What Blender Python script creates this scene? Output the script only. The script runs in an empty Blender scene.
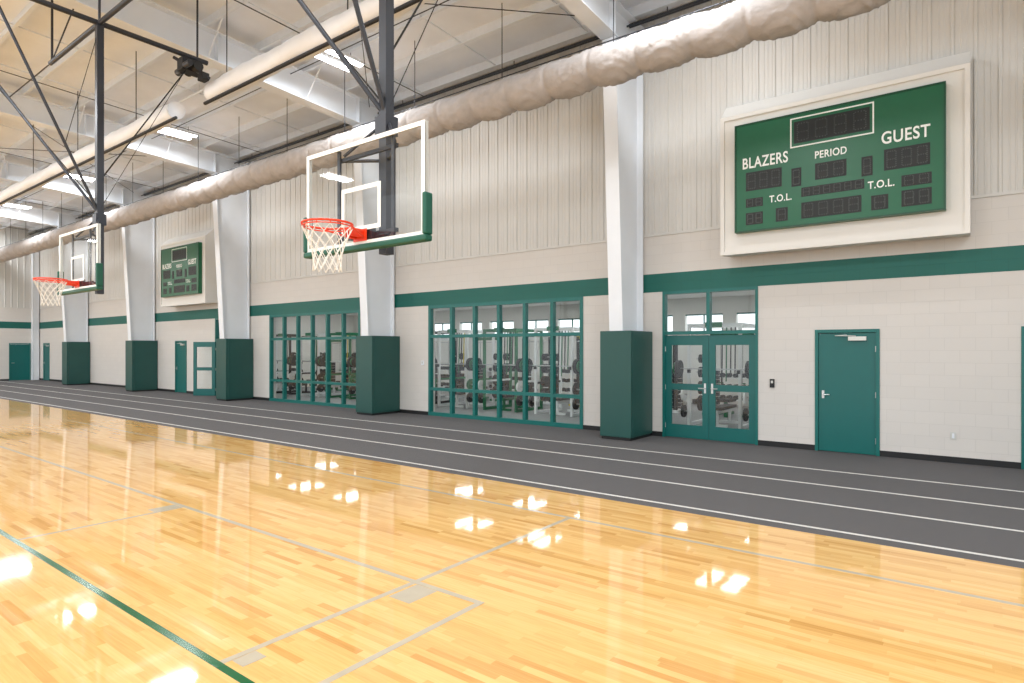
import bpy, math, random
from mathutils import Vector
random.seed(4)
scene=bpy.context.scene
scene.view_settings.view_transform='Standard'
scene.view_settings.look='None'

# ---------------- materials ----------------
def srgb(r,g,b):
    def f(c):
        c/=255.0
        return c/12.92 if c<=0.04045 else ((c+0.055)/1.055)**2.4
    return (f(r),f(g),f(b),1)
def mat(name,col,rough=0.5,metal=0.0,noise=0.0,nscale=8.0,bump=0.0,bscale=60.0,spec=0.5,coat=0.0,emit=None,estr=0):
    m=bpy.data.materials.new(name); m.use_nodes=True
    nt=m.node_tree; b=nt.nodes['Principled BSDF']
    b.inputs['Base Color'].default_value=col; b.inputs['Roughness'].default_value=rough
    b.inputs['Metallic'].default_value=metal; b.inputs['Specular IOR Level'].default_value=spec
    b.inputs['Coat Weight'].default_value=coat
    tc=nt.nodes.new('ShaderNodeTexCoord')
    n=nt.nodes.new('ShaderNodeTexNoise'); n.inputs['Scale'].default_value=nscale; n.inputs['Detail'].default_value=4
    nt.links.new(tc.outputs['Object'],n.inputs['Vector'])
    mx=nt.nodes.new('ShaderNodeMixRGB'); mx.blend_type='MULTIPLY'
    mx.inputs[1].default_value=col
    cr=nt.nodes.new('ShaderNodeValToRGB')
    lo=1-noise
    cr.color_ramp.elements[0].color=(lo,lo,lo,1); cr.color_ramp.elements[0].position=.3
    cr.color_ramp.elements[1].color=(1,1,1,1); cr.color_ramp.elements[1].position=.7
    nt.links.new(n.outputs['Fac'],cr.inputs['Fac']); nt.links.new(cr.outputs['Color'],mx.inputs[2])
    mx.inputs[0].default_value=1
    nt.links.new(mx.outputs['Color'],b.inputs['Base Color'])
    if bump>0:
        n2=nt.nodes.new('ShaderNodeTexNoise'); n2.inputs['Scale'].default_value=bscale; n2.inputs['Detail'].default_value=3
        nt.links.new(tc.outputs['Object'],n2.inputs['Vector'])
        bp=nt.nodes.new('ShaderNodeBump'); bp.inputs['Strength'].default_value=bump; bp.inputs['Distance'].default_value=.02
        nt.links.new(n2.outputs['Fac'],bp.inputs['Height']); nt.links.new(bp.outputs['Normal'],b.inputs['Normal'])
    if emit:
        b.inputs['Emission Color'].default_value=emit; b.inputs['Emission Strength'].default_value=estr
    return m

def wood_mat():
    m=bpy.data.materials.new('maple_planks'); m.use_nodes=True
    nt=m.node_tree; N=nt.nodes; L=nt.links; b=N['Principled BSDF']
    tc=N.new('ShaderNodeTexCoord')
    br=N.new('ShaderNodeTexBrick'); br.offset=.37; br.offset_frequency=2; br.squash=1
    br.inputs['Color1'].default_value=(0,0,0,1); br.inputs['Color2'].default_value=(1,1,1,1)
    br.inputs['Mortar'].default_value=(.45,.45,.45,1)
    br.inputs['Scale'].default_value=1; br.inputs['Mortar Size'].default_value=.0010
    br.inputs['Brick Width'].default_value=.55; br.inputs['Row Height'].default_value=.057
    br.inputs['Bias'].default_value=0
    sep=N.new('ShaderNodeSeparateXYZ'); L.new(tc.outputs['Object'],sep.inputs[0])
    dv=N.new('ShaderNodeMath'); dv.operation='DIVIDE'; dv.inputs[1].default_value=.057; L.new(sep.outputs['Y'],dv.inputs[0])
    fl=N.new('ShaderNodeMath'); fl.operation='FLOOR'; L.new(dv.outputs[0],fl.inputs[0])
    wn=N.new('ShaderNodeTexWhiteNoise'); wn.noise_dimensions='1D'; L.new(fl.outputs[0],wn.inputs['W'])
    ad=N.new('ShaderNodeMath'); ad.operation='MULTIPLY_ADD'; ad.inputs[1].default_value=3.0
    L.new(wn.outputs['Value'],ad.inputs[0]); L.new(sep.outputs['X'],ad.inputs[2])
    cmb=N.new('ShaderNodeCombineXYZ'); L.new(ad.outputs[0],cmb.inputs['X']); L.new(sep.outputs['Y'],cmb.inputs['Y'])
    L.new(cmb.outputs[0],br.inputs['Vector'])
    cr=N.new('ShaderNodeValToRGB'); e=cr.color_ramp.elements
    e[0].position=0; e[0].color=srgb(207,155,88)
    e[1].position=1; e[1].color=srgb(235,193,128)
    x=e.new(.1); x.color=srgb(221,172,104)
    x=e.new(.5); x.color=srgb(228,183,115)
    L.new(br.outputs['Color'],cr.inputs['Fac'])
    mp=N.new('ShaderNodeMapping'); mp.inputs['Scale'].default_value=(1.5,26,1); L.new(cmb.outputs[0],mp.inputs[0])
    nz=N.new('ShaderNodeTexNoise'); nz.inputs['Scale'].default_value=2.2; nz.inputs['Detail'].default_value=5; L.new(mp.outputs[0],nz.inputs['Vector'])
    c2=N.new('ShaderNodeValToRGB'); c2.color_ramp.elements[0].position=.3; c2.color_ramp.elements[0].color=(.90,.87,.82,1)
    c2.color_ramp.elements[1].position=.6; c2.color_ramp.elements[1].color=(1,1,1,1); L.new(nz.outputs['Fac'],c2.inputs['Fac'])
    mx=N.new('ShaderNodeMixRGB'); mx.blend_type='MULTIPLY'; mx.inputs[0].default_value=1
    L.new(cr.outputs['Color'],mx.inputs[1]); L.new(c2.outputs['Color'],mx.inputs[2])
    L.new(mx.outputs['Color'],b.inputs['Base Color'])
    b.inputs['Roughness'].default_value=.045; b.inputs['Specular IOR Level'].default_value=.55
    n3=N.new('ShaderNodeTexNoise'); n3.inputs['Scale'].default_value=3.5; mp2=N.new('ShaderNodeMapping'); mp2.inputs['Scale'].default_value=(.5,2.2,1)
    L.new(tc.outputs['Object'],mp2.inputs[0]); L.new(mp2.outputs[0],n3.inputs['Vector'])
    bp=N.new('ShaderNodeBump'); bp.inputs['Strength'].default_value=.03; bp.inputs['Distance'].default_value=.01
    L.new(n3.outputs['Fac'],bp.inputs['Height']); L.new(bp.outputs['Normal'],b.inputs['Normal'])
    return m

def cmu_mat(name,col,line=.9,bw=.406,rh=.203,axis='XZ'):
    m=bpy.data.materials.new(name); m.use_nodes=True
    nt=m.node_tree; N=nt.nodes; L=nt.links; b=N['Principled BSDF']
    tc=N.new('ShaderNodeTexCoord'); sep=N.new('ShaderNodeSeparateXYZ'); L.new(tc.outputs['Object'],sep.inputs[0])
    cmb=N.new('ShaderNodeCombineXYZ')
    L.new(sep.outputs['X' if axis=='XZ' else 'Y'],cmb.inputs['X']); L.new(sep.outputs['Z'],cmb.inputs['Y'])
    br=N.new('ShaderNodeTexBrick'); br.inputs['Scale'].default_value=1
    br.inputs['Brick Width'].default_value=bw; br.inputs['Row Height'].default_value=rh
    br.inputs['Mortar Size'].default_value=.004; br.inputs['Mortar Smooth'].default_value=.4
    br.inputs['Color1'].default_value=col
    br.inputs['Color2'].default_value=(col[0]*.975,col[1]*.975,col[2]*.975,1)
    br.inputs['Mortar'].default_value=(col[0]*line,col[1]*line,col[2]*line,1)
    L.new(cmb.outputs[0],br.inputs['Vector'])
    L.new(br.outputs['Color'],b.inputs['Base Color']); b.inputs['Roughness'].default_value=.55
    nz=N.new('ShaderNodeTexNoise'); nz.inputs['Scale'].default_value=90; L.new(tc.outputs['Object'],nz.inputs['Vector'])
    ma=N.new('ShaderNodeMath'); ma.operation='MULTIPLY_ADD'; ma.inputs[1].default_value=.25; L.new(nz.outputs['Fac'],ma.inputs[0])
    iv=N.new('ShaderNodeMath'); iv.operation='SUBTRACT'; iv.inputs[0].default_value=1; L.new(br.outputs['Fac'],iv.inputs[1])
    L.new(iv.outputs[0],ma.inputs[2])
    bp=N.new('ShaderNodeBump'); bp.inputs['Strength'].default_value=.35; bp.inputs['Distance'].default_value=.006
    L.new(ma.outputs[0],bp.inputs['Height']); L.new(bp.outputs['Normal'],b.inputs['Normal'])
    return m

def glass_mat(name,tint=(1,1,1,1),base=.04,edge=.6):
    m=bpy.data.materials.new(name); m.use_nodes=True
    nt=m.node_tree; N=nt.nodes; L=nt.links
    N.remove(N['Principled BSDF']); out=N['Material Output']
    t=N.new('ShaderNodeBsdfTransparent'); t.inputs[0].default_value=tint
    g=N.new('ShaderNodeBsdfGlossy'); g.inputs['Roughness'].default_value=.02
    lw=N.new('ShaderNodeLayerWeight'); lw.inputs[0].default_value=.5
    pw=N.new('ShaderNodeMath'); pw.operation='POWER'; pw.inputs[1].default_value=4; L.new(lw.outputs['Facing'],pw.inputs[0])
    ad=N.new('ShaderNodeMath'); ad.operation='MULTIPLY_ADD'; ad.inputs[1].default_value=edge; ad.inputs[2].default_value=base; L.new(pw.outputs[0],ad.inputs[0])
    mx=N.new('ShaderNodeMixShader'); L.new(ad.outputs[0],mx.inputs[0]); L.new(t.outputs[0],mx.inputs[1]); L.new(g.outputs[0],mx.inputs[2])
    L.new(mx.outputs[0],out.inputs['Surface'])
    return m

M={}
M['wood']=wood_mat()
M['track']=mat('track_rubber',srgb(96,94,95),.8,noise=.12,nscale=120,bump=.25,bscale=250,spec=.25)
M['cmu']=cmu_mat('painted_block_wall',srgb(214,209,203))
M['cmuY']=cmu_mat('painted_block_wall_end',srgb(214,209,203),axis='YZ')
M['cmu_green']=cmu_mat('painted_block_green_band',srgb(8,96,86),.85)
M['cmu_greenY']=cmu_mat('painted_block_green_band_end',srgb(8,96,86),.85,axis='YZ')
M['rib']=mat('ribbed_metal_panel',srgb(210,208,203),.45,noise=.03,nscale=.8)
M['white']=mat('white_steel_paint',srgb(232,236,241),.4,noise=.03,nscale=3)
M['ceil']=mat('white_roof_insulation',srgb(236,241,249),.8,noise=.08,nscale=1.2,bump=.3,bscale=6)
M['purlin']=mat('purlin_paint',srgb(226,232,240),.5,noise=.05)
M['green']=mat('teal_green_door_paint',srgb(0,98,94),.35,noise=.05,nscale=5)
M['frame']=mat('teal_green_frame',srgb(0,104,98),.35,noise=.05,nscale=5)
M['pad']=mat('dark_green_vinyl_pad',srgb(28,78,72),.42,noise=.08,nscale=2,bump=.08,bscale=12)
M['padh']=mat('green_backboard_padding',srgb(8,84,66),.5,noise=.06)
M['black']=mat('black_rubber',srgb(22,22,24),.6,noise=.1)
M['darksteel']=mat('dark_grey_steel',srgb(54,57,64),.4,metal=.3,noise=.08)
M['chrome']=mat('satin_metal',srgb(200,200,200),.3,metal=.9)
M['alu']=mat('brushed_aluminium',srgb(205,205,200),.35,metal=.4)
M['glass']=glass_mat('window_glass',(.95,.98,.97,1),.05)
M['bglass']=glass_mat('backboard_glass',(.97,.985,.98,1),.04,.4)
M['orange']=mat('orange_rim_paint',srgb(232,64,26),.35,noise=.04)
M['net']=mat('white_net_cord',srgb(238,236,230),.8,noise=.05)
M['wline']=mat('white_track_paint',srgb(215,213,208),.6,noise=.08,nscale=10)
M['gline']=mat('green_court_paint',srgb(8,92,50),.15,noise=.05)
M['grayline']=mat('grey_court_paint',srgb(186,176,156),.1,noise=.06)
M['sb']=mat('scoreboard_green',srgb(14,94,60),.35,noise=.05)
M['sbtext']=mat('scoreboard_white_vinyl',srgb(240,242,238),.5,noise=.02)
M['led']=mat('led_panel_dark',srgb(20,24,22),.5,noise=.1,nscale=30)
M['ledseg']=mat('led_segment_dots',srgb(66,72,68),.5,noise=.4,nscale=60)
M['fabric']=mat('duct_fabric',srgb(188,182,179),.9,noise=.16,nscale=5,bump=.6,bscale=9,spec=.1)
M['curtain']=mat('rolled_curtain_vinyl',srgb(232,234,238),.5,noise=.06,nscale=3,bump=.2,bscale=8)
M['tube']=mat('led_strip_lens',srgb(255,255,255),.4,emit=(1,1,1,1),estr=14)
M['gymw']=mat('weight_room_wall',srgb(228,227,222),.7,noise=.03)
M['gymf']=mat('weight_room_floor',srgb(150,152,152),.5,noise=.2,nscale=90)
M['yellow']=mat('yellow_band',srgb(214,190,60),.5,noise=.04)
M['lime']=mat('green_band_rubber',srgb(20,110,70),.5,noise=.04)
M['rackw']=mat('rack_white_powdercoat',srgb(230,232,232),.35,noise=.03)
M['beige2']=mat('scoreboard_surround_panel',srgb(224,221,215),.5,noise=.03,nscale=2)
M['sbdark']=mat('scoreboard_trim',srgb(10,70,44),.35,noise=.03)

# ---------------- mesh builder ----------------
class B:
    def __init__(s): s.v=[];s.f=[];s.m=[];s.sm=[];s.mats=[]
    def mi(s,k):
        if k not in s.mats: s.mats.append(k)
        return s.mats.index(k)
    def add(s,vs,fs,k,smooth=False):
        o=len(s.v); s.v+=[tuple(v) for v in vs]; i=s.mi(k)
        for f in fs: s.f.append([a+o for a in f]); s.m.append(i); s.sm.append(smooth)
    def box(s,x0,x1,y0,y1,z0,z1,k):
        if x0>x1:x0,x1=x1,x0
        if y0>y1:y0,y1=y1,y0
        if z0>z1:z0,z1=z1,z0
        s.add([(x0,y0,z0),(x1,y0,z0),(x1,y1,z0),(x0,y1,z0),(x0,y0,z1),(x1,y0,z1),(x1,y1,z1),(x0,y1,z1)],
              [(0,3,2,1),(4,5,6,7),(0,1,5,4),(1,2,6,5),(2,3,7,6),(3,0,4,7)],k)
    def pane(s,x0,x1,y,z0,z1,k):
        s.add([(x0,y,z0),(x1,y,z0),(x1,y,z1),(x0,y,z1)],[(0,1,2,3)],k)
    def prismX(s,x0,x1,poly,k):
        n=len(poly)
        vs=[(x0,y,z) for y,z in poly]+[(x1,y,z) for y,z in poly]
        fs=[tuple(range(n)),tuple(range(2*n-1,n-1,-1))]+[(i,n+i,n+(i+1)%n,(i+1)%n) for i in range(n)]
        s.add(vs,fs,k)
    def tube(s,p,q,r,k,n=10,r2=None):
        p=Vector(p);q=Vector(q);d=(q-p).normalized()
        a=d.orthogonal().normalized(); b=d.cross(a); r2=r if r2 is None else r2
        vs=[];
        for c,rr in((p,r),(q,r2)):
            for i in range(n):
                t=2*math.pi*i/n; vs.append(c+a*math.cos(t)*rr+b*math.sin(t)*rr)
        s.add(vs,[(i,(i+1)%n,n+(i+1)%n,n+i) for i in range(n)],k,True)
        s.add(vs[:n],[tuple(range(n-1,-1,-1))],k); s.add(vs[n:],[tuple(range(n))],k)
    def ring(s,c,R,r,k,n=36,m=8):
        vs=[];fs=[]
        for i in range(n):
            a=2*math.pi*i/n
            for j in range(m):
                t=2*math.pi*j/m
                vs.append((c[0]+(R+r*math.cos(t))*math.cos(a),c[1]+(R+r*math.cos(t))*math.sin(a),c[2]+r*math.sin(t)))
        for i in range(n):
            for j in range(m):
                fs.append((i*m+j,((i+1)%n)*m+j,((i+1)%n)*m+(j+1)%m,i*m+(j+1)%m))
        s.add(vs,fs,k,True)
    def done(s,name,parent=None,bevel=0,loc=None):
        me=bpy.data.meshes.new(name); me.from_pydata(s.v,[],s.f)
        for k in s.mats: me.materials.append(M[k])
        for p,i,q in zip(me.polygons,s.m,s.sm): p.material_index=i; p.use_smooth=q
        me.update()
        o=bpy.data.objects.new(name,me); scene.collection.objects.link(o)
        if parent: o.parent=parent
        if loc: o.location=loc
        if bevel:
            b=o.modifiers.new('bevel','BEVEL'); b.width=bevel; b.segments=2; b.limit_method='ANGLE'
        return o
def empty(name,loc=(0,0,0)):
    e=bpy.data.objects.new(name,None); e.location=loc; scene.collection.objects.link(e); return e
def text(s,name,x,y,z,size,parent,k='sbtext',xs=1.0):
    c=bpy.data.curves.new(name,'FONT'); c.body=s; c.size=size; c.align_x='CENTER'; c.align_y='CENTER'; c.extrude=.003; c.offset=size*.016
    c.space_character=1.08
    t=bpy.data.objects.new(name+'_tmp',c); scene.collection.objects.link(t)
    dg=bpy.context.evaluated_depsgraph_get(); me=bpy.data.meshes.new_from_object(t.evaluated_get(dg))
    bpy.data.objects.remove(t)
    me.materials.clear(); me.materials.append(M[k])
    o=bpy.data.objects.new(name,me); scene.collection.objects.link(o)
    o.rotation_euler=(math.pi/2,0,0); o.location=(x,y,z); o.scale=(xs,1,1); o.parent=parent
    return o

D=12.27; XL=-45.1; XR=12.0; YB=-14.0; TR=6.72
COLS=[2.0-7.85*i for i in range(6)]
def roof(y): return 9.0+.04*(D-y)

# ---------------- floor ----------------
b=B(); b.box(XL-.3,XR,YB,TR,-.1,0,'wood'); b.done('floor')
b=B(); b.box(XL-.3,XR,TR,D+.3,-.1,0,'track'); b.done('floor_track')
b=B()
for y in (6.95,8.08,9.2,10.33): b.box(XL+.05,XR,y-.025,y+.025,.0,.002,'wline')
b.done('track_lane_lines')
b=B()
b.box(XL+1,XR,1.80,1.85,0,.002,'gline')
g='grayline'
b.box(-3.575,-3.525,1.85,5.72,0,.0015,g)
b.box(-2.905,-2.855,.3,3.445,0,.0015,g)
b.box(-40,-2.855,3.395,3.445,0,.0022,g)
b.box(-40,XR,5.72,5.77,0,.0015,g)
b.box(-7.425,-7.375,1.85,3.4,0,.0015,g)
b.box(-3.50,-3.28,3.1,3.39,0,.0013,g)
b.box(-7.6,-7.43,3.1,3.39,0,.0013,g)
b.box(-3.52,-3.40,1.9,2.05,0,.0013,g)
b.done('court_marking_lines')

# ---------------- walls ----------------
openings=[(-27.4,-26.37,2.2),(-24.0,-22.1,3.06),(-20.15,-15.15,3.06),(-12.2,-7.22,3.06),(-5.28,-3.34,3.06),(-2.34,-1.32,2.2),(.56,1.58,2.2),(-44.2,-43.15,2.2)]
openings.sort()
W=.25
b=B(); x=XL-.3
for (a,c,h) in openings:
    b.box(x,a,D,D+W,0,3.06,'cmu')
    if h<3: b.box(a,c,D,D+W,h,3.06,'cmu')
    x=c
b.box(x,XR,D,D+W,0,3.06,'cmu')
b.box(XL-.3,XR,D,D+W,3.06,3.45,'cmu_green')
b.box(XL-.3,XR,D,D+W,3.45,4.27,'cmu')
b.box(XL-.3,XR,D+.03,D+W,4.27,9.05,'rib')
P=.305; pts=[]; x=XL
while x<XR:
    pts+=[(x,D+.01),(x+.065,D+.01),(x+.072,D+.003),(x+.088,D+.003),(x+.095,D+.01),(x+.145,D+.01),(x+.152,D+.003),(x+.168,D+.003),(x+.175,D+.01),(x+.235,D+.01),(x+.25,D-.012),(x+.285,D-.012),(x+.30,D+.01)]
    x+=P
vs=[(p[0],p[1],4.29) for p in pts]+[(p[0],p[1],9.0) for p in pts]; n=len(pts)
b.add(vs,[(i,i+1,n+i+1,n+i) for i in range(n-1)],'rib')
b.box(XL,XR,D-.03,D+.03,4.25,4.30,'rib')
b.done('wall_back')
b=B()
b.box(XL-.25,XL,YB,10.85,0,3.06,'cmuY'); b.box(XL-.25,XL,11.88,D,0,3.06,'cmuY'); b.box(XL-.25,XL,10.85,11.88,2.2,3.06,'cmuY')
b.box(XL-.25,XL,YB,D,3.06,3.45,'cmu_greenY'); b.box(XL-.25,XL,YB,D,3.45,4.27,'cmuY')
b.box(XL-.25,XL-.03,YB,D,4.27,10.1,'rib')
pts=[];y=YB
while y<D-.3:
    pts+=[(XL-.01,y),(XL-.01,y+.225),(XL+.02,y+.245),(XL+.02,y+.285)]; y+=P
n=len(pts)
vs=[(p[0],p[1],4.29) for p in pts]+[(p[0],p[1],10.1) for p in pts]
b.add(vs,[(i,i+1,n+i+1,n+i) for i in range(n-1)],'rib')
b.done('wall_left')
b=B(); x=XL
for (a,c,h) in openings:
    b.box(x,a,D-.012,D,0,.1,'black'); x=c
b.box(x,XR,D-.012,D,0,.1,'black'); b.done('baseboard_back')
b=B(); b.box(XL,XL+.012,YB,10.85,0,.1,'black'); b.done('baseboard_left')

# ---------------- ceiling + structure ----------------
b=B()
b.prismX(XL-.3,XR,[(D+.3,roof(D+.3)),(YB,roof(YB)),(YB,roof(YB)+.12),(D+.3,roof(D+.3)+.12)],'ceil')
b.done('ceiling')
b=B(); y=D-.5
while y>YB:
    z=roof(y)
    b.box(XL,XR,y-.005,y+.005,z-.24,z-.0,'purlin')
    b.box(XL,XR,y-.07,y+.005,z-.25,z-.235,'purlin')
    b.box(XL,XR,y-.0,y+.06,z-.02,z-.0,'purlin')
    y-=1.25
x=XL+1.9
while x<XR:
    b.prismX(x-.012,x+.012,[(D-.5,roof(D-.5)-.22),(YB,roof(YB)-.22),(YB,roof(YB)-.19),(D-.5,roof(D-.5)-.19)],'purlin'); x+=2.6
b.done('trim_purlins')
for cx in COLS:
    b=B()
    def zb(y): 
        return 8.1 if y>11 else 8.1+(11-y)*.05
    yy=[D-.02,10.95,4,-4,YB]
    for i in range(len(yy)-1):
        y0,y1=yy[i],yy[i+1]
        b.prismX(cx-.01,cx+.01,[(y0,zb(y0)),(y1,zb(y1)),(y1,roof(y1)-.26),(y0,roof(y0)-.26)],'white')
        b.prismX(cx-.17,cx+.17,[(y0,zb(y0)-.025),(y1,zb(y1)-.025),(y1,zb(y1)),(y0,zb(y0))],'white')
        b.prismX(cx-.17,cx+.17,[(y0,roof(y0)-.28),(y1,roof(y1)-.28),(y1,roof(y1)-.255),(y0,roof(y0)-.255)],'white')
    for y in (10.95,7,3,-1,-5): b.box(cx-.15,cx+.15,y-.008,y+.008,zb(y),roof(y)-.27,'white')
    for y in (9.27,6.77,4.27,1.77):
        for s in (-1,1): b.tube((cx+s*.15,y,zb(y)+.01),(cx+s*.75,y,roof(y)-.24),.018,'white',6)
    b.done('roof_beam')
    b=B()
    b.prismX(cx-.01,cx+.01,[(11.40,0),(D-.06,0),(D-.06,8.07),(10.95,8.07)],'white')
    b.prismX(cx-.15,cx+.15,[(11.37,0),(11.40,0),(10.97,8.07),(10.94,8.07)],'white')
    b.box(cx-.15,cx+.15,D-.075,D-.05,0,8.07,'white')
    b.box(cx-.15,cx+.15,11.0,D-.06,8.05,8.07,'white')
    b.box(cx-.2,cx+.2,11.3,D-.05,0,.02,'white')
    b.done('steel_column')
    b=B(); w=.35; Yf=11.215
    b.box(cx-w,cx+w,Yf,Yf+.08,.06,2.22,'pad')
    b.box(cx+w-.08,cx+w,Yf+.085,D-.02,.06,2.22,'pad')
    b.box(cx-w,cx-w+.08,Yf+.085,D-.02,.06,2.22,'pad')
    b.box(cx-w+.02,cx+w-.02,Yf+.02,D-.08,0,.06,'black')
    b.box(cx-w+.03,cx+w-.03,Yf+.03,D-.03,2.17,2.19,'pad')
    b.done('column_wall_pad',bevel=.015)
b=B(); b.box(XL+.02,XL+.3,D-.35,D-.05,0,8.9,'white'); b.box(XL+.0,XL+.32,D-.36,D-.34,0,8.9,'white'); b.done('corner_column')

b=B(); XS=XL+.05
b.tube((XS,11.85,8.68),(XR,11.85,8.68),.045,'darksteel')
b.tube((XS,11.72,8.62),(XR,11.72,8.62),.02,'darksteel')
for x in [i*3.9-44 for i in range(14)]: b.tube((x,11.85,8.68),(x,11.85,9.0),.012,'darksteel',6)
b.done('conduit_pipe')
b=B()
for y in (8.1,):
    b.tube((XS,y,8.78),(XR,y,8.78),.03,'purlin')
    for x in [i*3.9-44 for i in range(14)]:
        b.tube((x,y,8.78),(x,y,roof(y)),.01,'purlin',6); b.tube((x+1,y,8.78),(x+1,y,8.66),.018,'chrome',6)
b.done('sprinkler_pipe')
b=B()
for i in range(5):
    x0=COLS[i]; x1=COLS[i+1]
    for (ya,yb_) in ((11.4,4.27),(4.27,-3)):
        if i%2==1:
            b.tube((x0-.02,ya,8.65),(x1+.02,yb_,8.95),.011,'darksteel',6); b.tube((x1+.02,ya,8.7),(x0-.02,yb_,9.0),.011,'darksteel',6)
b.done('roof_cross_brace')
b=B()
b.tube((XS,8.9,8.74),(XR,8.9,8.74),.012,'darksteel',6)
b.tube((XS,5.2,8.9),(XR,5.2,8.9),.016,'darksteel',6)
for x in [i*7.85-43.2 for i in range(8)]: b.tube((x,11.7,8.62),(x,1,9.02),.012,'darksteel',6)
b.done('electrical_conduit')

# ---------------- fabric duct: pleated fabric, gathered at hoops ----------------
b=B(); X0,X1=XL+.3,XR-.5; dx=.035; nx=int((X1-X0)/dx); m=44; vs=[];fs=[]
Yd,Zd=10.1,7.13
HP=.95
for i in range(nx+1):
    x=X0+dx*i
    u=(x/HP)%1.0; s=math.sin(math.pi*u)
    cell=math.floor(x/HP); rr=random.Random(cell*7+3); k1=rr.uniform(0,6.28); k2=rr.uniform(.5,1.2); k3=rr.uniform(3.5,6)
    for j in range(m):
        a=2*math.pi*j/m
        sa=math.sin(a)
        low=max(0,-sa); up=max(0,sa)
        r=.355-.022*math.exp(-(min(u,1-u)*HP/.04)**2)
        r+=low*.05*s*k2 - up*.05*s*k2
        sw=(2*u-1)**2
        w=math.sin(k3*2.6*(sw*.8+sa*.8)+k1)
        r+=(1-abs(w))**1.5*.030*(s**.5)-.008
        r+=.006*math.sin(a*11+k1+9*u)*s
        vs.append((x,Yd+r*.94*math.cos(a),Zd+r*sa-.015*s))
for i in range(nx):
    for j in range(m):
        fs.append((i*m+j,i*m+(j+1)%m,(i+1)*m+(j+1)%m,(i+1)*m+j))
fs.append(tuple(range(m))); fs.append(tuple(range(nx*m+m-1,nx*m-1,-1)))
b.add(vs,fs,'fabric',True)
b.tube((X0,Yd,Zd+.40),(X1,Yd,Zd+.40),.012,'darksteel',6)
x=X0+.5
while x<X1:
    b.tube((x,Yd,Zd+.30),(x,Yd,roof(Yd)-.0),.01,'darksteel',6); x+=2.6
b.done('fabric_air_duct')

# ---------------- rolled curtains ----------------
for (xa,xb) in ((-44.5,-14.45),(-12.85,9)):
    b=B(); nx=int((xb-xa)*8); m=20; vs=[];fs=[]
    for i in range(nx+1):
        x=xa+(xb-xa)*i/nx
        for j in range(m):
            a=2*math.pi*j/m; r=.19+.012*math.sin(x*3+a*2)+.006*math.sin(x*11+a)
            vs.append((x,6.5+r*math.cos(a),7.26+r*1.1*math.sin(a)))
    for i in range(nx):
        for j in range(m): fs.append((i*m+j,i*m+(j+1)%m,(i+1)*m+(j+1)%m,(i+1)*m+j))
    fs.append(tuple(range(m))); fs.append(tuple(range(nx*m+m-1,nx*m-1,-1)))
    b.add(vs,fs,'curtain',True)
    b.tube((xa-.15,6.42,7.04),(xb+.15,6.42,7.04),.035,'black',8)
    x=xa+.6
    while x<xb:
        b.tube((x,6.5,7.45),(x,6.5,roof(6.5)),.012,'darksteel',6); x+=3.9
    b.done('rolled_divider_curtain')

# ---------------- lights ----------------
def lamp(x,y,power):
    z=8.62
    e=empty('high_bay_light',(x,y,z))
    b=B()
    for dx in (-.2,.2):
        b.box(dx-.09,dx+.09,-.62,.62,.0,.07,'white')
        b.box(dx-.075,dx+.075,-.6,.6,-.025,0,'tube')
    b.box(-.2,.2,-.4,-.34,.02,.05,'white'); b.box(-.2,.2,.34,.4,.02,.05,'white')
    for dy in (-.45,.45): b.tube((0,dy,.04),(0,dy,roof(y+dy)-z),.008,'darksteel',6)
    b.done('fixture_body',parent=e)
    l=bpy.data.lights.new('lamp','AREA'); l.shape='RECTANGLE'; l.size=.55; l.size_y=1.2; l.energy=power; l.color=(.92,.96,1)
    o=bpy.data.objects.new('lamp_emitter',l); scene.collection.objects.link(o); o.parent=e; o.location=(0,0,-.06)
for x in (-43.9,-36.2,-28.2,-20,-11.9,-4,4,):
    for y in (8.9,1.2,-7): lamp(x,y,165 if y>5 else 310)

# ---------------- storefronts ----------------
def storefront(name,x0,x1,n,bars):
    e=empty(name,((x0+x1)/2,D,0)); cx=(x0+x1)/2
    b=B(); Y0,Y1=-.02,.10; t=.085; h=3.06
    w=(x1-x0)/2
    b.box(-w,-w+t,Y0,Y1,0,h,'frame'); b.box(w-t,w,Y0,Y1,0,h,'frame')
    b.box(-w+t,w-t,Y0,Y1,h-t,h,'frame'); b.box(-w+t,w-t,Y0,Y1,0,.1,'frame')
    for i in range(1,n):
        xx=-w+t/2+(2*w-t)*i/n; b.box(xx-t/2,xx+t/2,Y0,Y1,.1,h-t,'frame')
    for i in range(n):
        xa=-w+t/2+(2*w-t)*i/n+t/2; xb=-w+t/2+(2*w-t)*(i+1)/n-t/2
        for z in bars: b.box(xa,xb,Y0+.005,Y1-.005,z-t/2,z+t/2,'frame')
    b.done('frame',parent=e)
    b=B(); b.pane(-w+t*.5,w-t*.5,.05,.05,h-.04,'glass'); b.done('glass_pane',parent=e)
storefront('window_1',-12.2,-7.22,6,(.74,2.2))
storefront('window_2',-20.15,-15.15,6,(.74,2.2))

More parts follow.
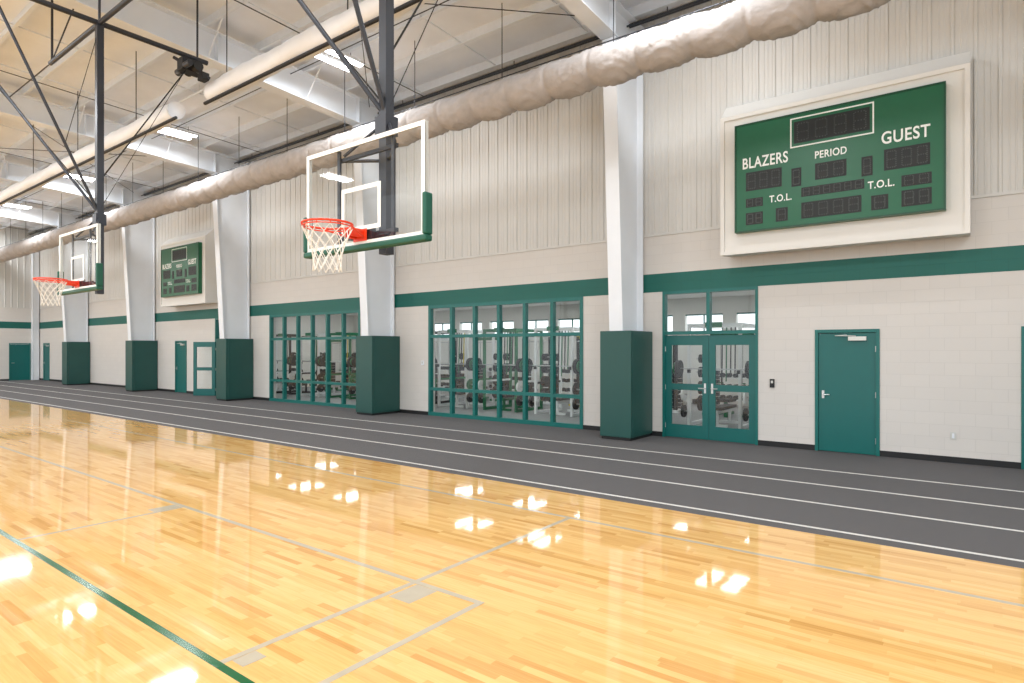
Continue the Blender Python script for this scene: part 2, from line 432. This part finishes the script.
def leaf(w,lites,h=2.13):
    b=B()
    st=.13
    if lites:
        b.box(0,st,0,.045,0.01,h,'green'); b.box(w-st,w,0,.045,.01,h,'green')
        b.box(st,w-st,0,.045,h-.2,h,'green'); b.box(st,w-st,0,.045,1.0,1.13,'green'); b.box(st,w-st,0,.045,.01,.28,'green')
        b.pane(st,w-st,.02,.28,1.0,'glass'); b.pane(st,w-st,.02,1.13,h-.2,'glass')
    else:
        b.box(0,w,0,.045,.01,h,'green')
    return b
def double_door(name,x0,x1,openleft=False):
    e=empty(name,(x0,D,0)); w=x1-x0; f=.05
    b=B()
    b.box(0,f,-.02,.14,0,3.06,'frame'); b.box(w-f,w,-.02,.14,0,3.06,'frame')
    b.box(f,w-f,-.02,.14,2.15,2.22,'frame'); b.box(f,w-f,-.02,.14,3.0,3.06,'frame')
    b.box(w/2-.035,w/2+.035,-.015,.13,2.22,3.0,'frame')
    b.pane(f,w-f,.05,2.2,3.02,'glass')
    b.done('frame',parent=e)
    lw=(w-2*f)/2-.003
    for side in (0,1):
        b=leaf(lw,True)
        hx=lw-.07 if side==0 else .07
        b.box(hx-.02,hx+.02,-.012,0,.95,1.15,'chrome')
        b.tube((hx,-.012,1.05),(hx,-.06,1.05),.012,'chrome',8)
        b.tube((hx,-.06,1.05),(hx+(-.12 if side==0 else .12),-.06,1.05),.012,'chrome',8)
        for z in (.25,1.05,1.85):
            xx=0 if side==0 else lw
            b.tube((xx,-.008,z-.05),(xx,-.008,z+.05),.01,'chrome',8)
        o=b.done('door_leaf',parent=e)
        if openleft and side==0:
            o.location=(f,-.02,0); o.rotation_euler=(0,0,-math.radians(180-32))
        else:
            o.location=((f if side==0 else w/2+.003),.03,0)
double_door('door_1',-5.28,-3.34)
double_door('door_2',-24.0,-22.1,True)
def single_door(name,x0,x1,closer=True,lw=None):
    e=empty(name,(x0,D,0)); w=x1-x0; f=.055
    b=B()
    b.box(0,f,-.02,.14,0,2.2,'frame'); b.box(w-f,w,-.02,.14,0,2.2,'frame'); b.box(f,w-f,-.02,.14,2.14,2.2,'frame')
    b.done('frame',parent=e,bevel=.004)
    b=leaf(w-2*f-.006,False); W2=w-2*f-.006
    b.box(.055,.095,-.01,0,.96,1.1,'chrome'); b.tube((.075,-.01,1.03),(.075,-.06,1.03),.012,'chrome',8); b.tube((.075,-.06,1.03),(.19,-.06,1.03),.011,'chrome',8)
    for z in (.25,1.05,1.85): b.tube((W2,-.008,z-.05),(W2,-.008,z+.05),.01,'chrome',8)
    if closer:
        b.box(W2-.42,W2-.14,-.06,0,2.0,2.07,'alu'); b.tube((W2-.3,-.05,2.08),(W2-.62,-.1,2.085),.009,'alu',6); b.tube((W2-.62,-.1,2.085),(W2-.45,0,2.1),.009,'alu',6)
    b.done('door_leaf',parent=e,loc=(f+.003,.01,0))
    b=B(); b.box(f,w-f,.16,.2,0,2.14,'black'); b.done('backing',parent=e)
single_door('door_3',-2.34,-1.32)
single_door('door_4',-27.4,-26.37)
single_door('door_5',.56,1.58)
single_door('door_6',-44.2,-43.15)
e=empty('door_7',(XL,10.85,0)); b=B()
b.box(-.14,.02,0,.055,0,2.2,'frame'); b.box(-.14,.02,.975,1.03,0,2.2,'frame'); b.box(-.14,.02,.055,.975,2.14,2.2,'frame'); b.box(-.06,-.015,.06,.97,.01,2.135,'green')
b.tube((-.015,.13,1.03),(.045,.13,1.03),.012,'chrome',8); b.tube((.045,.13,1.03),(.045,.25,1.03),.011,'chrome',8)
b.done('door_assembly',parent=e)

# wall devices
b=B(); b.box(-3.12,-3.04,D-.03,D,1.12,1.28,'black'); b.box(-3.1,-3.06,D-.034,D-.03,1.2,1.25,'alu'); b.done('card_reader',bevel=.004)
b=B(); b.box(-12.47,-12.38,D-.03,D,1.4,1.52,'white'); b.box(-12.455,-12.395,D-.034,D-.03,1.44,1.5,'alu'); b.done('thermostat',bevel=.004)
b=B(); b.box(-.33,-.25,D-.012,D,.38,.5,'alu'); b.box(-.305,-.275,D-.016,D-.012,.4,.48,'white'); b.done('power_outlet',bevel=.003)

# ---------------- scoreboards ----------------
def scoreboard(cx):
    e=empty('scoreboard',(cx,11.7,5.0)); 
    b=B()
    w=1.9; yb=D-11.7-.035
    z0,z1,z2=-1.38,1.22,1.52
    b.prismX(-w,w,[(0,z0),(yb,z0+.04),(yb,z2),(0.30,z2),(0,z1)][::-1],'beige2')
    t=.07
    b.box(-w,w,-.03,0,z1-t,z1,'beige2'); b.box(-w,w,-.03,0,z0,z0+t,'beige2')
    b.box(-w,-w+t,-.03,0,z0+t,z1-t,'beige2'); b.box(w-t,w,-.03,0,z0+t,z1-t,'beige2')
    b.done('surround_box',parent=e)
    b=B(); bw=1.6; bz0,bz1=-1.0,.98
    b.box(-bw,bw,-.13,-.0,bz0,bz1,'sb')
    f=.025
    for (xa,xb,za,zb_) in ((-bw,bw,bz1-f,bz1),(-bw,bw,bz0,bz0+f),(-bw,-bw+f,bz0+f,bz1-f),(bw-f,bw,bz0+f,bz1-f)):
        b.box(xa,xb,-.145,-.13,za,zb_,'sbdark')
    Y=-.134
    o=.022
    xa,xb,za,zb_=-.64,.64,.38,.90
    b.box(xa,xb,Y-.002,-.13,zb_-o,zb_,'sbtext'); b.box(xa,xb,Y-.002,-.13,za,za+o,'sbtext'); b.box(xa,xa+o,Y-.002,-.13,za+o,zb_-o,'sbtext'); b.box(xb-o,xb,Y-.002,-.13,za+o,zb_-o,'sbtext')
    panels=[(-.58,.58,.45,.83,4),(-1.40,-.78,-.26,.08,3),(.78,1.40,-.26,.08,3),(-.62,-.46,-.3,.02,1),(.46,.62,-.3,.02,1),(-.24,.24,-.24,.04,2),
            (-.46,.5,-.50,-.34,6),(-.46,.46,-.88,-.60,4),(-1.40,-1.1,-.56,-.40,2),(-1.40,-1.1,-.88,-.66,2),(1.02,1.42,-.56,-.38,2),(1.02,1.42,-.88,-.62,2),(-.88,-.68,-.88,-.64,1),(.60,.84,-.88,-.64,1)]
    for p in panels:
        b.box(p[0],p[1],Y,-.13,p[2],p[3],'led')
        n=p[4]; cw=(p[1]-p[0])/n; h=p[3]-p[2]
        for q in range(n):
            xa=p[0]+cw*q+cw*.2; xb=p[0]+cw*(q+1)-cw*.2; za=p[2]+h*.12; zc=p[3]-h*.12; zm=(za+zc)/2
            def dots(x0,z0,x1,z1,N):
                for k in range(N):
                    t=(k+.5)/N; xx=x0+(x1-x0)*t; zz=z0+(z1-z0)*t; r=min(.009,h*.04)
                    b.box(xx-r,xx+r,Y-.003,Y,zz-r,zz+r,'ledseg')
            N=4
            for z in (za,zm,zc): dots(xa,z,xb,z,N)
            for x in (xa,xb): dots(x,za,x,zm,N); dots(x,zm,x,zc,N)
    b.done('board_cabinet',parent=e)
    for s,nm,x,z,sz,xs in (('BLAZERS','label_blazers',-1.07,.24,.275,.69),('GUEST','label_guest',1.07,.26,.275,.76),('PERIOD','label_period',0,.18,.175,.78),('T.O.L.','label_tol_home',-.80,-.47,.17,.8),('T.O.L.','label_tol_guest',.74,-.47,.17,.8)):
        text(s,nm,x,-.134,z,sz,e,xs=xs)
scoreboard(-1.965); scoreboard(-25.5)

# ---------------- basketball hoops ----------------
def hoop(cx):
    e=empty('basketball_hoop',(cx,4.03,0))
    zb,zt=2.9,3.97; w=.915
    b=B(); b.pane(-w+.01,w-.01,.006,zb+.01,zt-.01,'bglass'); b.done('backboard_glass',parent=e)
    b=B(); f=.045
    b.box(-w,w,.012,.045,zt-.03,zt,'alu'); b.box(-w,w,.012,.045,zb,zb+.03,'alu'); b.box(-w,-w+.03,.012,.045,zb+.03,zt-.03,'alu'); b.box(w-.03,w,.012,.045,zb+.03,zt-.03,'alu')
    for (xa,xb,za,zc) in ((-w,w,zt-f,zt),(-w,w,zb,zb+f),(-w,-w+f,zb+f,zt-f),(w-f,w,zb+f,zt-f),
                          (-.305,.305,3.46,3.505),(-.305,.305,3.05,3.095),(-.305,-.26,3.095,3.46),(.26,.305,3.095,3.46)):
        b.box(xa,xb,-.004,0,za,zc,'sbtext')
    b.done('backboard_frame',parent=e)
    b=B()
    b.box(-w-.03,w+.03,-.03,.07,zb-.05,zb+.01,'padh')
    b.box(-w-.035,-w+.015,-.03,.07,zb+.01,zb+.4,'padh'); b.box(w-.015,w+.035,-.03,.07,zb+.01,zb+.4,'padh')
    b.done('padding',parent=e,bevel=.015)
    b=B()
    rc=(0,-.40,3.05)
    b.ring(rc,.235,.011,'orange'); b.ring((0,-.40,3.024),.235,.006,'orange')
    b.box(-.07,.07,-.17,-.004,3.03,3.05,'orange'); b.box(-.10,.10,-.012,-.004,2.94,3.06,'orange')
    for s in (-1,1):
        b.tube((s*.08,-.02,2.97),(s*.2,-.28,3.035),.009,'orange',8); b.box(s*.05,s*.06,-.17,-.01,2.97,3.035,'orange')
    for i in range(12):
        a=2*math.pi*i/12; b.tube((.235*math.cos(a),-.4+.235*math.sin(a),3.045),(.235*math.cos(a),-.4+.235*math.sin(a),3.015),.005,'orange',6)
    b.done('rim',parent=e)
    b=B(); R=[.235,.205,.175,.15,.135,.13,.135]; Z=[3.02,2.95,2.88,2.81,2.74,2.67,2.60]
    def P(l,i): 
        a=2*math.pi*(i+.5*(l%2))/12; return (R[l]*math.cos(a),-.4+R[l]*math.sin(a),Z[l])
    for l in range(6):
        for i in range(12):
            b.tube(P(l,i),P(l+1,i),.0045,'net',5); b.tube(P(l,i),P(l+1,i+(1 if l%2 else -1)),.0045,'net',5)
    b.done('net',parent=e)
    b=B(); k='darksteel'; yr=.34
    b.box(-.055,.055,yr-.055,yr+.055,2.85,7.75,k)
    b.box(-.085,.085,yr-.085,yr+.085,4.1,4.3,k)
    for z in (3.02,3.85):
        b.box(-.45,.45,.07,.10,z-.02,z+.02,k)
        b.tube((-.05,yr,z),(-.4,.1,z),.018,k); b.tube((.05,yr,z),(.4,.1,z),.018,k)
    for s in (-1,1): b.box(s*.42-.02,s*.42+.02,.046,.07,2.95,3.94,k); b.box(s*.1-.02,s*.1+.02,.07,.3,2.97,3.02,k)
    for s in (-1,1): b.tube((s*.4,.1,3.9),(s*.03,yr,4.25),.016,k)
    b.box(-.15,.15,.02,.07,2.96,3.08,k)
    b.tube((0,yr,4.3),(-1.9,-1.38,7.72),.026,k); b.tube((0,yr,4.3),(.35,-1.38,7.72),.026,k)
    b.tube((-.08,yr-.02,4.5),(-2.15,-1.38,7.72),.009,'black',6)
    b.tube((0,yr,4.9),(0,2.0,7.7),.012,'black')
    b.tube((0,-.2,5.4),(0,yr,7.7),.007,'black',6); b.tube((.05,yr,4.4),(.1,1.9,7.6),.006,'black',6)
    b.tube((0,-2.0,7.78),(0,2.3,7.78),.05,k)
    b.tube((-2.6,-1.38,7.78),(2.6,-1.38,7.78),.045,k); b.tube((-2.6,yr,7.78),(2.6,yr,7.78),.045,k)
    for x in (-2.5,0,2.5):
        for y in (-1.38,yr): b.tube((x,y,7.78),(x,y,roof(4.03+y)),.022,k)
    b.tube((-2.5,yr,7.8),(0,yr,9.2),.014,k,6); b.tube((2.5,yr,7.8),(0,yr,9.2),.014,k,6)
    b.tube((0,2.1,7.78),(0,2.1,roof(6.13)),.02,k)
    b.done('mast_and_braces',parent=e)
    b=B(); b.box(-.12,.12,1.75,2.15,7.45,7.7,'black'); b.tube((-.2,2.0,7.55),(.26,2.0,7.55),.1,'black',14); b.tube((-.3,1.85,7.5),(-.12,1.85,7.5),.07,'darksteel',12); b.tube((.12,1.8,7.52),(.34,1.8,7.52),.06,'darksteel',12)
    b.box(-.02,.02,1.8,2.1,7.68,7.8,'black'); b.tube((-.15,1.7,7.72),(.3,2.2,7.35),.035,'darksteel',8); b.box(.1,.3,2.05,2.2,7.3,7.45,'black'); b.done('winch_motor',parent=e,bevel=.01)
hoop(-4.97); hoop(-12.72)

# ---------------- weight room ----------------
wx0,wx1,wy0,wy1=-26.0,1.9,D+W,20.6
b=B(); b.box(wx0,wx1,wy0,wy1,-.1,0,'gymf'); b.done('floor_weight_room')
b=B(); b.box(wx0,wx1,wy0,wy1+.2,3.6,3.7,'gymw'); b.done('ceiling_weight_room')
b=B()
b.box(wx0,wx1,wy1,wy1+.2,0,2.35,'gymw'); b.box(wx0,wx1,wy1,wy1+.2,3.05,3.6,'gymw')
x=wx0
while x<wx1-.1:
    b.box(x,x+.45,wy1,wy1+.2,2.35,3.05,'gymw'); x+=1.75
b.done('wall_weight_room_back')
b=B(); b.box(wx0-.15,wx0,wy0,wy1+.2,0,3.6,'gymw'); b.done('wall_weight_room_left')
b=B(); b.box(wx1,wx1+.15,wy0,wy1+.2,0,3.6,'gymw'); b.done('wall_weight_room_right')
b=B(); x=wx0
while x<wx1-.1:
    b.box(x+.45,x+1.75,wy1+.05,wy1+.1,2.35,2.4,'frame'); b.box(x+.45,x+1.75,wy1+.05,wy1+.1,3.0,3.05,'frame'); b.box(x+1.08,x+1.12,wy1+.05,wy1+.1,2.4,3.0,'frame'); x+=1.75
b.done('window_3')
M['wtube']=mat('troffer_lens',srgb(255,255,255),.4,emit=(1,1,1,1),estr=9.5)
for x in (-24,-21,-18.2,-15.4,-12.4,-9.9,-7.4,-4.7,-2.2,.5):
    for y in (14.3,17.6):
        e=empty('troffer_light',(x,y,3.55)); b=B(); b.box(-.52,.52,-.62,.62,-.0,.05,'white')
        b.box(-.46,-.12,-.58,.58,-.012,0,'wtube'); b.box(.12,.46,-.58,.58,-.012,0,'wtube'); b.done('fixture_body',parent=e)
def plate(b,x,y,z,r,t,k): b.tube((x,y,z),(x+t,y,z),r,k,20)
def rack(x,y,r,c1,c2):
    b=B(); w=.6; d=.65; h=2.45; s=.035
    for sx in (-1,1):
        for sy in (-1,1): b.box(sx*w-s,sx*w+s,sy*d-s,sy*d+s,0,h,r)
        b.box(sx*w-s,sx*w+s,-d+s,d-s,0,.08,r); b.box(sx*w-s,sx*w+s,-d+s,d-s,h-.08,h,r); b.box(sx*w-s*.7,sx*w+s*.7,-d+s,d-s,.85,.91,c1)
        for z in (.45,.85,1.25,1.6):
            b.tube((sx*(w+.04),d,z),(sx*(w+.3),d,z),.02,'chrome',8)
            for q in range(2): plate(b,sx*(w+.08+.08*q)-(.06 if sx<0 else 0),d,z,(.2,.17,.14,.11)[int((z-.4)/.4)],.06,('black','black','darksteel')[q])
        for z in (.35,.75): 
            b.tube((sx*(w+.04),-d,z),(sx*(w+.25),-d,z),.02,'chrome',8); plate(b,sx*(w+.1)-(.06 if sx<0 else 0),-d,z,.15,.05,('black',c1)[z>.5])
        b.box(sx*(w-.02)-.03,sx*(w-.02)+.03,-d-.11,-d-.04,1.28,1.36,'black')
    for sy in (-1,1): b.box(-w+s,w-s,sy*d-s,sy*d+s,h-.08,h,r)
    b.box(-w+s,w-s,d-s,d+s,1.3,1.36,r); b.box(-.2,.2,-d-s-.01,-d-s,h-.09,h+.03,'lime'); b.tube((-w,-d+.2,h-.03),(w,-d+.2,h-.03),.02,'black')
    b.tube((-1.1,-d-.08,1.38),(1.1,-d-.08,1.38),.014,'chrome',8)
    for sx in (-1,1):
        for i in range(3): plate(b,sx*(.8+.05*i)-.02,-d-.08,1.38,(.2,.2,.15)[i],.035,('black','black','lime')[i])
    for i in range(4): b.tube((w-.1*i-.1,-d-.02,h-.1),(w-.1*i-.1,-d-.06,1.3-.1*i),.016,(c2,'black','lime','black')[i],6)
    # cable pulleys and side storage
    for i in range(3): b.box(-w-.04,-w+.04,-.35+.3*i,-.2+.3*i,.5,.62,'black'); 
    b.box(-.14,.14,-.55,.6,.40,.47,'black'); b.box(-.03,.03,-.5,.55,.3,.4,r)
    for yy in (-.45,.5): b.box(-.25,.25,yy-.03,yy+.03,0,.06,r); b.box(-.03,.03,yy-.03,yy+.03,.06,.3,r)
    b.done('power_rack',loc=(x,y,0))
i=0
for x in (-24.6,-22.7,-20.8,-18.9,-17.0,-15.1,-13.2,-11.3,-9.4,-7.5,-4.9,-2.6):
    rack(x,15.0,('rackw','black','rackw','lime')[i%4],('lime','rackw','black')[i%3],('yellow','black','lime')[i%3]); i+=1
def cable_machine(x,y,c):
    b=B()
    for s in (-1,1):
        b.box(s*.55-.05,s*.55+.05,-.06,.06,.0,2.25,'black'); b.box(s*.55-.2,s*.55+.2,-.3,.3,0,.06,c)
        b.box(s*.55-.13,s*.55+.13,.08,.24,.1,1.3,'darksteel')
        for z in range(9): b.box(s*.55-.14,s*.55+.14,.07,.25,.14+z*.12,.15+z*.12,'alu')
        b.tube((s*.3,-.05,.9),(s*.3,-.05,2.2),.006,'black',5); b.tube((s*.3-.07,-.05,.9),(s*.3+.07,-.05,.9),.016,c,8)
    b.box(-.6,.6,-.06,.06,2.17,2.27,c); b.tube((-.5,-.15,2.1),(.5,-.15,2.1),.02,'chrome',8)
    b.box(-.17,.17,-.75,-.2,.42,.5,'black'); b.box(-.04,.04,-.6,-.5,0,.42,c); b.box(-.04,.04,-.5,.05,.05,.12,c)
    b.done('cable_machine',loc=(x,y,0))
i=0
for x in (-23,-20.8,-18.6,-16.4,-14.2,-12,-9.8,-7.6,-5.4,-3.2,-1):
    cable_machine(x,17.3,('lime','rackw','yellow','rackw')[i%4]); i+=1
def dumbbell_rack(x,y):
    b=B()
    for s in (-1,1): b.box(s*1-.03,s*1+.03,-.25,.25,0,1.0,'rackw')
    for z in (.25,.6,.95):
        b.box(-1,1,-.2,.2,z-.02,z,'rackw')
        for k in range(9):
            xx=-.86+.215*k
            b.tube((xx,-.12,z+.07),(xx,-.03,z+.07),.07,'black',10); b.tube((xx,.03,z+.07),(xx,.12,z+.07),.07,'black',10); b.tube((xx,-.1,z+.07),(xx,.1,z+.07),.016,'chrome',6)
    b.done('dumbbell_rack',loc=(x,y,0))
for x in (-24,-21,-18,-15,-12,-9,-6,-3): dumbbell_rack(x,19.6)

# ---------------- world + camera ----------------
w=bpy.data.worlds.new('sky'); scene.world=w; w.use_nodes=True
bg=w.node_tree.nodes['Background']; bg.inputs[0].default_value=(.92,.965,1,1); bg.inputs[1].default_value=1.75
c=bpy.data.cameras.new('camera'); c.lens=613/1024*36; c.sensor_width=36; c.shift_y=7.5/1024; c.clip_end=200
o=bpy.data.objects.new('camera',c); scene.collection.objects.link(o); o.location=(0,0,1.85); o.rotation_euler=(math.pi/2,0,math.radians(37.1)); scene.camera=o
